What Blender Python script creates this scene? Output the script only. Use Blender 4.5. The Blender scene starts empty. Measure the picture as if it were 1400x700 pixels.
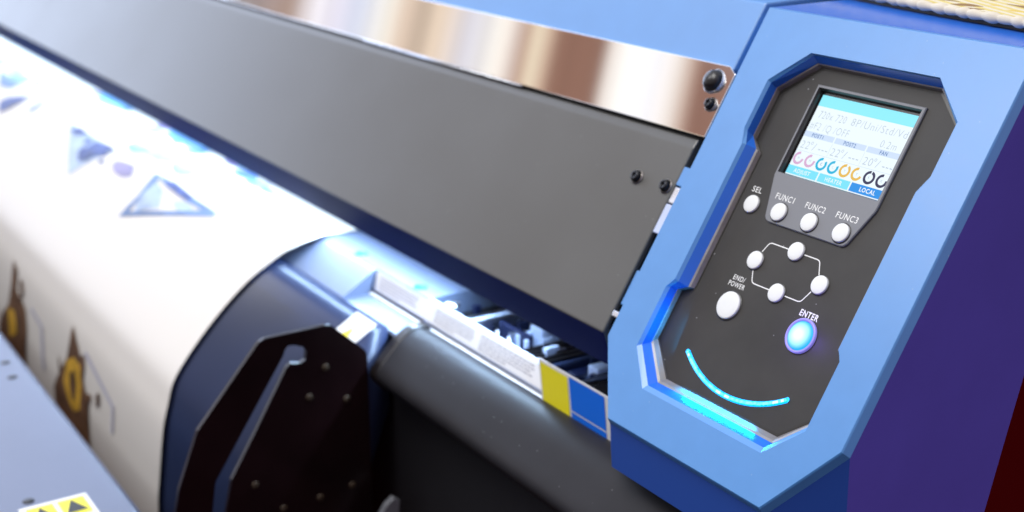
import bpy, bmesh, math, random
from math import sin, cos, pi, radians
from mathutils import Vector, Matrix
from mathutils.geometry import tessellate_polygon
random.seed(7)
S = bpy.context.scene
COL = S.collection

# ------------------------------------------------------------------ frame of the sloping control face
W0 = Vector((0, 0, 1.0))
UX = Vector((1, 0, 0))
UW = Vector((0, 0.527068, 0.849823))       # up the slope
NW = Vector((0, -0.849823, 0.527068))      # out of the slope
def P(x, u, o=0.0):                        # millimetres on the control face -> world
    return W0 + UX * (x / 1000) + UW * (u / 1000) + NW * (o / 1000)

# ------------------------------------------------------------------ materials
def lin(r, g, b):
    f = lambda c: (c / 255) / 12.92 if c <= 10 else ((c / 255 + .055) / 1.055) ** 2.4
    return (f(r), f(g), f(b))
def mat(name, col, rough=.5, metal=0.0, spec=.5, coat=0.0, emit=None, estr=0.0,
        grain=0.0, gscale=900, mottle=0.0, mscale=25, rvar=0.0, trans=0.0, speck=0.0):
    m = bpy.data.materials.new(name); m.use_nodes = True
    nt = m.node_tree; N = nt.nodes; L = nt.links
    b = N['Principled BSDF']
    b.inputs['Base Color'].default_value = (*col, 1)
    b.inputs['Roughness'].default_value = rough
    b.inputs['Metallic'].default_value = metal
    b.inputs['Specular IOR Level'].default_value = spec
    b.inputs['Coat Weight'].default_value = coat
    b.inputs['Transmission Weight'].default_value = trans
    if emit:
        b.inputs['Emission Color'].default_value = (*emit, 1)
        b.inputs['Emission Strength'].default_value = estr
    tc = N.new('ShaderNodeTexCoord')
    if grain:
        n = N.new('ShaderNodeTexNoise'); n.inputs['Scale'].default_value = gscale
        n.inputs['Detail'].default_value = 3
        L.new(tc.outputs['Object'], n.inputs['Vector'])
        bp = N.new('ShaderNodeBump'); bp.inputs['Strength'].default_value = grain
        bp.inputs['Distance'].default_value = .00007
        L.new(n.outputs['Fac'], bp.inputs['Height']); L.new(bp.outputs['Normal'], b.inputs['Normal'])
    if mottle or rvar:
        n2 = N.new('ShaderNodeTexNoise'); n2.inputs['Scale'].default_value = mscale
        n2.inputs['Detail'].default_value = 5; n2.inputs['Roughness'].default_value = .6
        L.new(tc.outputs['Object'], n2.inputs['Vector'])
        if mottle:
            r = N.new('ShaderNodeValToRGB')
            r.color_ramp.elements[0].position = .3; r.color_ramp.elements[1].position = .7
            r.color_ramp.elements[0].color = (*[c * (1 - mottle) for c in col], 1)
            r.color_ramp.elements[1].color = (*[min(1, c * (1 + mottle)) for c in col], 1)
            L.new(n2.outputs['Fac'], r.inputs['Fac']); L.new(r.outputs['Color'], b.inputs['Base Color'])
        if rvar:
            mr = N.new('ShaderNodeMapRange')
            mr.inputs['To Min'].default_value = rough - rvar; mr.inputs['To Max'].default_value = rough + rvar
            L.new(n2.outputs['Fac'], mr.inputs['Value']); L.new(mr.outputs['Result'], b.inputs['Roughness'])
    if speck:       # dust: a few small pale grains lying on the surface
        v = N.new('ShaderNodeTexVoronoi'); v.inputs['Scale'].default_value = 130
        L.new(tc.outputs['Object'], v.inputs['Vector'])
        lt = N.new('ShaderNodeMath'); lt.operation = 'LESS_THAN'; lt.inputs[1].default_value = .055; L.new(v.outputs['Distance'], lt.inputs[0])
        sx_ = N.new('ShaderNodeSeparateColor'); L.new(v.outputs['Color'], sx_.inputs[0])
        gt = N.new('ShaderNodeMath'); gt.operation = 'GREATER_THAN'; gt.inputs[1].default_value = .62; L.new(sx_.outputs[0], gt.inputs[0])
        an = N.new('ShaderNodeMath'); an.operation = 'MULTIPLY'; L.new(lt.outputs[0], an.inputs[0]); L.new(gt.outputs[0], an.inputs[1])
        a2 = N.new('ShaderNodeMath'); a2.operation = 'MULTIPLY'; L.new(an.outputs[0], a2.inputs[0]); a2.inputs[1].default_value = speck
        mxs = N.new('ShaderNodeMix'); mxs.data_type = 'RGBA'; L.new(a2.outputs[0], mxs.inputs['Factor'])
        src = b.inputs['Base Color'].links[0].from_socket if b.inputs['Base Color'].links else None
        if src: L.new(src, mxs.inputs['A'])
        else: mxs.inputs['A'].default_value = (*col, 1)
        mxs.inputs['B'].default_value = (.6, .6, .62, 1)
        L.new(mxs.outputs['Result'], b.inputs['Base Color'])
    return m

M = {}
M['blue'] = mat('blue_paint', (.072, .25, .58), .33, spec=.9, speck=.18, grain=.22, gscale=1500, mottle=.03, mscale=60, rvar=.03)
M['blue_gloss'] = mat('glossy_blue_plastic', (.022, .14, .60), .20, spec=.5, rvar=.05, mscale=40)
M['hoodblue'] = mat('hood_blue_paint', (.09, .255, .57), .42, spec=.9, grain=.22, gscale=1500, mottle=.03, mscale=30)
M['violet'] = mat('violet_side_paint', (.125, .105, .56), .32, speck=.25, grain=.10, gscale=2400, mottle=.06, mscale=12)
M['shadedblue'] = mat('blue_paint_shaded', (.02, .075, .36), .4, grain=.08, gscale=2400)  # tower's blue paint with its shade put into a darker colour
M['grey'] = mat('satin_grey_cover', (.078, .077, .071), .30, spec=.75, speck=.22, grain=.30, gscale=1500, mottle=.06, mscale=9, rvar=.05)
M['lip'] = mat('shaded_lip', (.003, .008, .075), .6, spec=.06, grain=.06)  # cover's fold: missing light and blue lamp spill put into the colour
M['bay'] = mat('navy_bay', (.008, .012, .045), .3, rvar=.08, mscale=40)
M['dark'] = mat('matte_black', (.012, .012, .014), .5, grain=.05)
M['gloss_black'] = mat('gloss_black', (.010, .008, .008), .28, rvar=.06, mscale=30)
M['keyface'] = mat('charcoal_key_plate', (.028, .0255, .0225), .45, spec=.35, grain=.06, gscale=2600, speck=.4, mottle=.28, mscale=22, rvar=.06)
M['bezelgrey'] = mat('grey_bezel', (.17, .175, .19), .42, grain=.05, gscale=2600)
M['bezeldark'] = mat('dark_bezel', (.035, .033, .03), .3)
M['silverledge'] = mat('silver_ledge', (.24, .225, .215), .34, metal=.25, mottle=.15, mscale=90, rvar=.06)
M['white_key'] = mat('white_rubber_key', (.74, .75, .73), .5, grain=.03, gscale=1500)
M['ink_white'] = mat('white_print', (.80, .80, .78), .55)
M['steel_dark'] = mat('black_screw', (.02, .02, .022), .25, metal=.7)
M['screw_rim'] = mat('screw_rim', (.45, .40, .36), .3, metal=1)
M['bright'] = mat('bright_metal', (.72, .74, .80), .28, metal=1.0, rvar=.08, mscale=60)
M['paleblue'] = mat('pale_painted_metal', (.50, .56, .74), .42, grain=.05, mottle=.04, mscale=15)
M['platen'] = mat('platen_paint', (.16, .20, .30), .42, grain=.05, mottle=.06, mscale=15)
M['baybar'] = mat('pale_bay_bar', (.62, .70, .92), .35, rvar=.08, mscale=60)
M['apron'] = mat('apron_paint', (.024, .036, .090), .34, spec=.5, grain=.05, mottle=.06, mscale=10)
M['guard'] = mat('front_guard_grey', (.024, .023, .026), .45, spec=.12, speck=.28, grain=.06, gscale=1800, mottle=.12, mscale=18, rvar=.05)
M['rail'] = mat('grey_blue_rail', (.125, .145, .215), .38, grain=.05, mottle=.05, mscale=12)
M['paper'] = mat('white_banner_vinyl', (.71, .665, .595), .45, grain=.02, gscale=300)
M['labelwhite'] = mat('label_paper', (.76, .74, .74), .55)
M['labelink'] = mat('label_ink', (.33, .32, .36), .6)
M['yellow'] = mat('yellow_label', (.95, .84, .02), .45)
M['labelblue'] = mat('blue_label', (.004, .16, .80), .45)
M['blackink'] = mat('black_ink', (.02, .02, .02), .5)
M['floor'] = mat('dark_red_carpet', (.028, .0007, .0009), .9, spec=0, mottle=.3, mscale=300)
M['cyanlight'] = mat('lit_cyan_guide', (.02, .3, .7), .3, emit=(.0, .40, 1.0), estr=1.7)
M['cyancore'] = mat('lit_cyan_core', (.1, .6, .9), .3, emit=(.10, .78, 1.0), estr=1.9)
M['cyanhot'] = mat('lit_white_core', (.1, .6, .9), .3, emit=(.55, .92, 1.0), estr=1.6)
M['tube'] = mat('led_tube', (.9, .9, 1), .4, emit=(.75, .86, 1.0), estr=6)
M['lcd'] = mat('lcd_white', (.05, .05, .06), .5, spec=.08, emit=(.84, .95, 1.0), estr=.98)
M['lcd_head'] = mat('lcd_cyan', (.05, .05, .06), .5, spec=.08, emit=(.25, .85, 1.0), estr=.98)
M['lcd_btn'] = mat('lcd_button', (.05, .05, .06), .5, spec=.08, emit=(.16, .75, .98), estr=.98)
M['lcd_local'] = mat('lcd_blue_button', (.02, .05, .1), .5, spec=.08, emit=(.015, .26, .74), estr=.95)
M['lcd_bar'] = mat('lcd_pale_bar', (.05, .05, .06), .5, spec=.08, emit=(.62, .76, .95), estr=.95)
M['lcd_text'] = mat('lcd_grey_text', (.05, .05, .06), .5, spec=.08, emit=(.52, .63, .72), estr=.88)
M['lcd_dark'] = mat('lcd_blue_text', (.05, .05, .06), .5, spec=.08, emit=(.04, .17, .48), estr=.9)
M['lcd_wtext'] = mat('lcd_white_text', (.05, .05, .06), .5, spec=.08, emit=(.92, .98, 1.0), estr=.98)
M['lcd_pink'] = mat('lcd_pink', (.05, .05, .06), .5, spec=.08, emit=(.72, .42, .66), estr=.9)
M['lcd_cy'] = mat('lcd_ring_cyan', (.02, .05, .06), .5, spec=.08, emit=(.0, .45, .72), estr=.95)
M['lcd_yel'] = mat('lcd_ring_yellow', (.05, .05, .02), .5, spec=.08, emit=(.80, .48, .08), estr=.95)
M['lcd_blk'] = mat('lcd_ring_black', (.02, .02, .03), .5, spec=.08, emit=(.03, .03, .08), estr=.9)
M['ink_b'] = mat('print_blue', (.03, .06, .24), .5, mottle=.75, mscale=55)
M['ink_lb'] = mat('print_light_blue', (.11, .20, .42), .5, mottle=.45, mscale=30)
M['ink_pale'] = mat('print_pale_blue', (.36, .46, .64), .5, mottle=.3, mscale=35)
M['ink_cy'] = mat('print_cyan', (.12, .26, .44), .5, mottle=.4, mscale=30)
M['ink_li'] = mat('print_lilac', (.24, .20, .36), .5, mottle=.3, mscale=30)
M['ink_gr'] = mat('print_grey', (.10, .11, .18), .5, mottle=.4, mscale=40)
M['ink_br'] = mat('print_brown', (.13, .065, .03), .5, mottle=.6, mscale=60)
M['ink_ye'] = mat('print_yellow', (.60, .34, .03), .5, mottle=.3, mscale=60)
M['ink_ln'] = mat('print_line', (.45, .44, .52), .5)

def enter_mat():
    m = bpy.data.materials.new('lit_enter_key'); m.use_nodes = True
    N = m.node_tree.nodes; L = m.node_tree.links; b = N['Principled BSDF']
    tc = N.new('ShaderNodeTexCoord'); ln = N.new('ShaderNodeVectorMath'); ln.operation = 'LENGTH'
    L.new(tc.outputs['Object'], ln.inputs[0])
    r = N.new('ShaderNodeValToRGB'); e = r.color_ramp.elements
    e[0].position = .0018; e[0].color = (.85, .98, 1, 1)
    e[1].position = .0076; e[1].color = (.0, .30, 1, 1)
    k = e.new(.0056); k.color = (.16, .66, 1, 1)
    L.new(ln.outputs['Value'], r.inputs['Fac'])
    L.new(r.outputs['Color'], b.inputs['Emission Color']); b.inputs['Emission Strength'].default_value = 1.5
    b.inputs['Base Color'].default_value = (.05, .15, .3, 1)
    return m
M['enter'] = enter_mat()
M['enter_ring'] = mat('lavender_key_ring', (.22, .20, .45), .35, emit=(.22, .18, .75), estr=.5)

def steel_mat():
    m = bpy.data.materials.new('brushed_stainless'); m.use_nodes = True
    N = m.node_tree.nodes; L = m.node_tree.links; b = N['Principled BSDF']
    b.inputs['Base Color'].default_value = (.86, .84, .83, 1); b.inputs['Metallic'].default_value = 1
    b.inputs['Roughness'].default_value = .03
    tc = N.new('ShaderNodeTexCoord'); mp = N.new('ShaderNodeMapping')
    mp.inputs['Scale'].default_value = (6, 1400, 1400)
    n = N.new('ShaderNodeTexNoise'); n.inputs['Scale'].default_value = 1.0; n.inputs['Detail'].default_value = 4
    L.new(tc.outputs['Object'], mp.inputs['Vector']); L.new(mp.outputs['Vector'], n.inputs['Vector'])
    bp = N.new('ShaderNodeBump'); bp.inputs['Strength'].default_value = .05; bp.inputs['Distance'].default_value = .00002
    L.new(n.outputs['Fac'], bp.inputs['Height']); L.new(bp.outputs['Normal'], b.inputs['Normal'])
    return m
M['steel'] = steel_mat()

def rug_mat():
    m = bpy.data.materials.new('woven_cream_yellow'); m.use_nodes = True
    N = m.node_tree.nodes; L = m.node_tree.links; b = N['Principled BSDF']
    b.inputs['Roughness'].default_value = .8
    tc = N.new('ShaderNodeTexCoord'); mp = N.new('ShaderNodeMapping')
    mp.inputs['Rotation'].default_value = (0, 0, radians(24))
    L.new(tc.outputs['Object'], mp.inputs['Vector'])
    w = N.new('ShaderNodeTexWave'); w.inputs['Scale'].default_value = 42; w.inputs['Distortion'].default_value = 1.2
    w.bands_direction = 'Y'
    L.new(mp.outputs['Vector'], w.inputs['Vector'])
    n = N.new('ShaderNodeTexNoise'); n.inputs['Scale'].default_value = 26; n.inputs['Detail'].default_value = 1.5
    m2 = N.new('ShaderNodeMapping'); m2.inputs['Scale'].default_value = (1, 2.2, 1)
    L.new(tc.outputs['Object'], m2.inputs['Vector']); L.new(m2.outputs['Vector'], n.inputs['Vector'])
    r1 = N.new('ShaderNodeValToRGB'); e = r1.color_ramp.elements
    e[0].position = .35; e[0].color = (.62, .50, .16, 1); e[1].position = .65; e[1].color = (.66, .60, .45, 1)
    L.new(w.outputs['Fac'], r1.inputs['Fac'])
    r2 = N.new('ShaderNodeValToRGB'); e = r2.color_ramp.elements
    e[0].position = .60; e[0].color = (0, 0, 0, 1); e[1].position = .62; e[1].color = (1, 1, 1, 1)
    L.new(n.outputs['Fac'], r2.inputs['Fac'])
    r3 = N.new('ShaderNodeValToRGB'); e = r3.color_ramp.elements
    e[0].position = .33; e[0].color = (1, 1, 1, 1); e[1].position = .36; e[1].color = (0, 0, 0, 1)
    L.new(n.outputs['Fac'], r3.inputs['Fac'])
    a = N.new('ShaderNodeMix'); a.data_type = 'RGBA'
    L.new(r2.outputs['Color'], a.inputs['Factor']); L.new(r1.outputs['Color'], a.inputs['A'])
    a.inputs['B'].default_value = (.26, .15, .05, 1)
    c = N.new('ShaderNodeMix'); c.data_type = 'RGBA'
    L.new(r3.outputs['Color'], c.inputs['Factor']); L.new(a.outputs['Result'], c.inputs['A'])
    c.inputs['B'].default_value = (.62, .44, .07, 1)
    L.new(c.outputs['Result'], b.inputs['Base Color'])
    wv = N.new('ShaderNodeTexNoise'); wv.inputs['Scale'].default_value = 500
    L.new(tc.outputs['Object'], wv.inputs['Vector'])
    bp = N.new('ShaderNodeBump'); bp.inputs['Strength'].default_value = .4; bp.inputs['Distance'].default_value = .001
    L.new(wv.outputs['Fac'], bp.inputs['Height']); L.new(bp.outputs['Normal'], b.inputs['Normal'])
    return m
M['rug'] = rug_mat()
M['cord'] = mat('cream_cord', (.60, .54, .43), .8, grain=.5, gscale=500, mottle=.06, mscale=80)

# ------------------------------------------------------------------ object helpers
WORLD = {}          # world position of each object's origin
def empty(name, loc, label, cat, group=None):
    o = bpy.data.objects.new(name, None); COL.objects.link(o)
    o.location = loc; o.empty_display_size = .05
    o['label'] = label; o['category'] = cat
    if group: o['group'] = group
    WORLD[o.name] = Vector(loc); return o
BED = False; BED_SHIFT = Vector((-.02503, .02610, -.06138))
class MB:
    """collects faces in world coordinates, then links them as one mesh"""
    def __init__(s): s.bm = bmesh.new(); s.mats = []
    def mi(s, m):
        if m not in s.mats: s.mats.append(m)
        return s.mats.index(m)
    def face(s, pts, m, smooth=False):
        f = s.bm.faces.new([s.bm.verts.new(p) for p in pts]); f.material_index = s.mi(m); f.smooth = smooth; return f
    def join(s, bm, m, smooth=False):
        i = s.mi(m); vm = {}
        for v in bm.verts: vm[v] = s.bm.verts.new(v.co)
        for f in bm.faces:
            try: g = s.bm.faces.new([vm[v] for v in f.verts])
            except ValueError: continue
            g.material_index = i; g.smooth = smooth or f.smooth
        bm.free()
    def box(s, lo, hi, m, bev=0.0, fr=None, seg=2):
        bm = bmesh.new(); bmesh.ops.create_cube(bm, size=1)
        lo, hi = Vector(lo), Vector(hi)
        for v in bm.verts: v.co = Vector([lo[i] + (v.co[i] + .5) * (hi[i] - lo[i]) for i in range(3)])
        if bev: bmesh.ops.bevel(bm, geom=bm.edges[:], offset=bev, segments=seg, affect='EDGES', profile=.5)
        if fr:
            for v in bm.verts: v.co = fr(v.co)
        bmesh.ops.recalc_face_normals(bm, faces=bm.faces[:])
        s.join(bm, m)
    def extrude_x(s, prof, x0, x1, m, bev=0.0, smooth=False, seg=2, bevx=0):
        """closed (Y,Z) profile swept along X"""
        bm = bmesh.new()
        a = [bm.verts.new((x0, y, z)) for y, z in prof]; b = [bm.verts.new((x1, y, z)) for y, z in prof]
        n = len(prof)
        for i in range(n):
            f = bm.faces.new((a[i], a[(i + 1) % n], b[(i + 1) % n], b[i])); f.smooth = smooth
        bm.faces.new(list(reversed(a))); bm.faces.new(b)
        bmesh.ops.recalc_face_normals(bm, faces=bm.faces[:])
        if bev: bmesh.ops.bevel(bm, geom=bm.edges[:], offset=bev, segments=seg, affect='EDGES', profile=.5)
        s.join(bm, m)
    def prism(s, pts, d, m, bev=0.0, seg=2, smooth=False):
        """polygon (world points) thickened along vector d"""
        bm = bmesh.new(); d = Vector(d); pts = [Vector(p) for p in pts]
        a = [bm.verts.new(p) for p in pts]; b = [bm.verts.new(p + d) for p in pts]; n = len(pts)
        bm.faces.new(a); bm.faces.new(list(reversed(b)))
        for i in range(n):
            f = bm.faces.new((a[(i + 1) % n], a[i], b[i], b[(i + 1) % n])); f.smooth = smooth
        bmesh.ops.recalc_face_normals(bm, faces=bm.faces[:])
        if bev: bmesh.ops.bevel(bm, geom=bm.edges[:], offset=bev, segments=seg, affect='EDGES', profile=.5)
        s.join(bm, m)
    def lathe(s, prof, base, ax, m, n=40, caps=True):
        """(radius, height) profile revolved round axis ax at base"""
        ax = Vector(ax).normalized(); t = Vector((1, 0, 0)) if abs(ax.x) < .9 else Vector((0, 1, 0))
        e1 = (t - ax * t.dot(ax)).normalized(); e2 = ax.cross(e1); base = Vector(base)
        bm = bmesh.new(); rings = []
        for r, h in prof:
            if r <= 1e-7: rings.append([bm.verts.new(base + ax * h)])
            else: rings.append([bm.verts.new(base + ax * h + (e1 * cos(2 * pi * k / n) + e2 * sin(2 * pi * k / n)) * r) for k in range(n)])
        for A, B in zip(rings, rings[1:]):
            for k in range(n):
                if len(A) == 1 and len(B) == 1: continue
                if len(A) == 1: f = bm.faces.new((A[0], B[k], B[(k + 1) % n]))
                elif len(B) == 1: f = bm.faces.new((A[k], A[(k + 1) % n], B[0]))
                else: f = bm.faces.new((A[k], A[(k + 1) % n], B[(k + 1) % n], B[k]))
                f.smooth = True
        bmesh.ops.recalc_face_normals(bm, faces=bm.faces[:])
        s.join(bm, m)
    def tube(s, pts, r, m, n=10, up=None):
        pts = [Vector(p) for p in pts]; bm = bmesh.new(); rings = []
        rr = r if isinstance(r, (list, tuple)) else [r] * len(pts)
        for i, p in enumerate(pts):
            d = (pts[min(i + 1, len(pts) - 1)] - pts[max(i - 1, 0)]).normalized()
            t = Vector(up) if up else (Vector((0, 0, 1)) if abs(d.z) < .9 else Vector((1, 0, 0)))
            e1 = (t - d * t.dot(d)).normalized(); e2 = d.cross(e1)
            rings.append([bm.verts.new(p + (e1 * cos(2 * pi * k / n) + e2 * sin(2 * pi * k / n)) * rr[i]) for k in range(n)])
        for A, B in zip(rings, rings[1:]):
            for k in range(n):
                f = bm.faces.new((A[k], A[(k + 1) % n], B[(k + 1) % n], B[k])); f.smooth = True
        bm.faces.new(rings[0]); bm.faces.new(rings[-1])
        bmesh.ops.recalc_face_normals(bm, faces=bm.faces[:])
        s.join(bm, m)
    def text(s, body, x0, u0, w, h, off, m, bold=0.0, frame=None, center=False, sp=1.14):
        """lettering lying on the control face: lower left (x0,u0), cap width w and height h in mm"""
        cu = bpy.data.curves.new('t', 'FONT'); cu.body = body; cu.size = 1; cu.offset = bold; cu.resolution_u = 3; cu.space_character = sp
        ob = bpy.data.objects.new('t', cu); COL.objects.link(ob)
        dg = bpy.context.evaluated_depsgraph_get(); me = bpy.data.meshes.new_from_object(ob.evaluated_get(dg))
        bpy.data.objects.remove(ob); bpy.data.curves.remove(cu)
        bm = bmesh.new(); bm.from_mesh(me); bpy.data.meshes.remove(me)
        xs = [v.co.x for v in bm.verts]; ys = [v.co.y for v in bm.verts]
        x1, x2 = min(xs), max(xs); cap = .70
        k = h / cap; kx = (w / (x2 - x1)) if w else k
        fr = frame or (lambda x, u, o: P(x, u, o))
        for v in bm.verts:
            xx = x0 + (v.co.x - x1) * kx - ((x2 - x1) * kx / 2 if center else 0)
            v.co = fr(xx, u0 + v.co.y * k, off)
        s.join(bm, m)
    def build(s, name, parent=None, origin=None):
        bm = s.bm
        if BED:                       # parts of the bed assembly: drawn at 1:1.05, set down in the machine
            for v in bm.verts: v.co = v.co * 1.05 + BED_SHIFT
        bmesh.ops.remove_doubles(bm, verts=bm.verts[:], dist=1e-7)
        co = [v.co for v in bm.verts]
        c = Vector(origin) if origin is not None else Vector([(min(p[i] for p in co) + max(p[i] for p in co)) / 2 for i in range(3)])
        for v in bm.verts: v.co -= c
        me = bpy.data.meshes.new(name); bm.to_mesh(me); bm.free()
        for m in s.mats: me.materials.append(m)
        o = bpy.data.objects.new(name, me); COL.objects.link(o)
        if parent: o.parent = parent; o.location = c - WORLD[parent.name]
        else: o.location = c
        WORLD[o.name] = c
        return o

# ------------------------------------------------------------------ the printer
XL = -2.45
printer = empty('wide_format_printer', (-1.15, .12, 0),
    'large blue and grey wide format printer with lit control panel, printing a white banner', 'printer')

# profile of the path the banner takes over platen and apron (Y, Z)
PATH = [(.06, .883), (-.034, .883), (-.055, .8832), (-.083, .877), (-.097, .871), (-.124, .855), (-.152, .831),
        (-.178, .803), (-.195, .780), (-.202, .759), (-.208, .737), (-.215, .691), (-.218, .664), (-.221, .58)]
def catmull(pts, n=8):
    V = [Vector(p) for p in pts]; V = [2 * V[0] - V[1]] + V + [2 * V[-1] - V[-2]]; out = []
    for i in range(1, len(V) - 2):
        a, b, c, d = V[i - 1:i + 3]
        for k in range(n):
            t = k / n
            out.append(.5 * (2 * b + (c - a) * t + (2 * a - 5 * b + 4 * c - d) * t * t + (3 * b - a - 3 * c + d) * t ** 3))
    out.append(V[-2]); return out
PC = catmull(PATH)
ARC = [0]
for a, b in zip(PC, PC[1:]): ARC.append(ARC[-1] + (b - a).length)
def on_path(s, off=0.0):
    i = 0
    while i < len(ARC) - 2 and ARC[i + 1] < s: i += 1
    t = (s - ARC[i]) / (ARC[i + 1] - ARC[i]); p = PC[i].lerp(PC[i + 1], t)
    d = (PC[min(i + 1, len(PC) - 1)] - PC[max(i - 1, 0)]) if t < .5 else (PC[min(i + 2, len(PC) - 1)] - PC[i])
    d.normalize(); n = Vector((-d.y, d.x))
    if n.x > 0 and n.y < 0: n = -n
    n = Vector((d.y, -d.x)) if Vector((d.y, -d.x)).dot(Vector((-1, 1))) > 0 else Vector((-d.y, d.x))
    return p + n * off

# -- front cover (grey) with folded lower lip
XC = -.1380
cov = MB()
ct, cf, cb, cl = (.0256, 1.0299), (.0300, 1.0352), (-.0426, .9199), (-.0329, .8921)
cov_prof = [cf, ct, cb, cl, (-.0290, .8935), (-.037, .9215), (.030, 1.0270), (.034, 1.0345)]
bmc = bmesh.new()
nseg = 1
def cover_ring(x): return [bmc.verts.new((x, y, z)) for y, z in cov_prof]
A, B = cover_ring(XL), cover_ring(XC)
for i in range(len(cov_prof)):
    j = (i + 1) % len(cov_prof)
    bmc.faces.new((A[i], B[i], B[j], A[j]))
bmc.faces.new(list(reversed(A))); bmc.faces.new(B)
bmesh.ops.recalc_face_normals(bmc, faces=bmc.faces[:])
bmesh.ops.bevel(bmc, geom=[e for e in bmc.edges if len(e.link_faces) == 2], offset=.0011, segments=2, affect='EDGES', profile=.5)
bmesh.ops.recalc_face_normals(bmc, faces=bmc.faces[:])
cov.join(bmc, M['grey'])
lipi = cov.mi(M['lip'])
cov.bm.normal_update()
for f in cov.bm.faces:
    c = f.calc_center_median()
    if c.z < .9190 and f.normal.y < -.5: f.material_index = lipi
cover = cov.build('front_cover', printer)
def screw(parent, x, u, o, r, name='screw'):
    s = MB()
    s.lathe([(0, 0), (r * 1.28, 0), (r * 1.30, .0006), (r * 1.15, .0010)], P(x, u, o), NW, M['screw_rim'], 28)
    s.lathe([(r * 1.02, .0008), (r * 1.0, r * .55), (r * .82, r * .95), (r * .45, r * 1.05), (r * .42, r * .6), (0, r * .55)],
            P(x, u, o), NW, M['steel_dark'], 28)
    return s.build(name, parent)
screw(cover, -174.4, 9.9, -5.9, .0039)
screw(cover, -144.8, 10.2, -5.9, .0039)

# -- stainless strip across the top of the cover
st = MB()
us0, us1 = 47.1, 95.6
pts = [P(XL * 1000, us0, -5.2), P(-130.0, us0, -5.2), P(-130.0, us1 - 4.5, -5.2), P(-137.5, us1, -5.2), P(XL * 1000, us1, -5.2)]
st.prism(pts, NW * .0022, M['steel'], bev=.0005)
strip = st.build('steel_trim_strip', printer)
# rolled lower edge on the right part of the strip
tb = MB()
tb.tube([P(-605, us0 - .6, -4.6), P(-340, us0 - .6, -4.6)], .0010, M['bright'], 10)
tb.build('edge_bead', strip)
bt = MB()
bt.lathe([(0, 0), (.0082, 0), (.0084, .0006), (.0078, .0012)], P(-145.0, 83.6, -2.9), NW, M['bright'], 36)
bt.lathe([(.0074, .0008), (.0072, .0022), (.0062, .0042), (.0042, .0056), (.0020, .0062), (0, .0063)], P(-145.0, 83.6, -2.9), NW, M['gloss_black'], 36)
bt.build('bolt', strip)
screw(strip, -137.8, 68.4, -2.9, .0037)

# -- blue hood above the strip, running back over the machine
hd = MB()
hood_prof = [(P(0, 93.5, -8).y, P(0, 93.5, -8).z), (P(0, 93.5, -5.0).y, P(0, 93.5, -5.0).z), (P(0, 141.8, -5.0).y, P(0, 141.8, -5.0).z),
             (.12, 1.119), (.30, 1.121), (.33, 1.10), (.33, 1.02), (.10, 1.00), (.06, 1.05)]
hd.extrude_x(hood_prof, XL, -.1355, M['hoodblue'], bev=.0015)
hd.build('hood', printer)
# dark web behind strip and cover
wb = MB()
wb.extrude_x([(P(0, 40, -12).y, P(0, 40, -12).z), (P(0, 94, -9).y, P(0, 94, -9).z), (.10, 1.07), (.10, .935), (.02, .96)], XL + .01, -.108, M['dark'])
wb.extrude_x([(P(0, -84, -13).y, P(0, -84, -13).z), (P(0, 39, -13).y, P(0, 39, -13).z), (.02, .955)], -.30, -.108, M['dark'])
wb.build('inner_frame', printer)

# -- LED bar under the lip
lb = MB()
lb.box((-2.30, -.026, .8995), (-.40, -.013, .9035), M['tube'], bev=.001)
lb.box((-2.32, -.026, .9035), (-.38, -.006, .912), M['paleblue'])
lb.build('light_bar', printer)

BED = True
# -- platen (flat bed, front bar) up to the open bay at right
pl = MB()
pl.extrude_x([(.12, .8815), (-.0515, .8815), (-.0528, .8803), (-.0580, .8662), (-.0560, .8608), (-.044, .8608), (-.044, .85), (.12, .85)], XL, -.345, M['platen'])
pl.extrude_x([(-.0500, .8815), (-.0515, .8815), (-.0528, .8803), (-.0580, .8662), (-.0560, .8608), (-.0520, .8608)], -.345, -.106, M['paleblue'])
platen = pl.build('platen', printer)
for x, y in ((-.4727, -.0455), (-.3713, -.0455), (-.58, -.0455)):
    h = MB(); h.lathe([(.0058, .0001), (.0055, .0008), (.0046, .0008), (.004, .0003), (0, .0003)], (x, y, .8815), (0, 0, 1), M['labelblue'], 24)
    h.build('screw', platen)
h = MB(); h.lathe([(.0060, 0), (.0058, .0018), (.0040, .0026), (0, .0027)], (-.322, -.0455, .8815), (0, 0, 1), M['bright'], 24)
h.build('button_head', platen)

# label plate with small print on the front of the bar; frame: x along, v down the face
fa, fb = Vector((0, -.0528, .8803)), Vector((0, -.0580, .8662))
fd = (fa - fb).normalized(); fn = Vector((0, -fd.z, fd.y))
if fn.y > 0: fn = -fn
def F(x, v, o): return Vector((x / 1000, 0, 0)) + fb + fd * (v / 1000) + fn * (o / 1000)
il = MB()
il.prism([F(-424, .4, .2), F(-180, .4, .2), F(-180, 14.6, .2), F(-429, 14.6, .2)], fn * .0003, M['labelwhite'])
for cx, cw in ((-420, 62), (-330, 58), (-266, 70)):
    for k in range(5):
        v = 11.6 - k * 2.35; x = cx + (0 if k else 0)
        while x < cx + cw - 4:
            w = random.uniform(2, 7); w = min(w, cx + cw - x)
            if not (k == 4 and x > cx + cw * .5):
                il.face([F(x, v, .62), F(x + w, v, .62), F(x + w, v + .95, .62), F(x, v + .95, .62)], M['labelink'])
            x += w + .9
il.build('instruction_label', printer)
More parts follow.
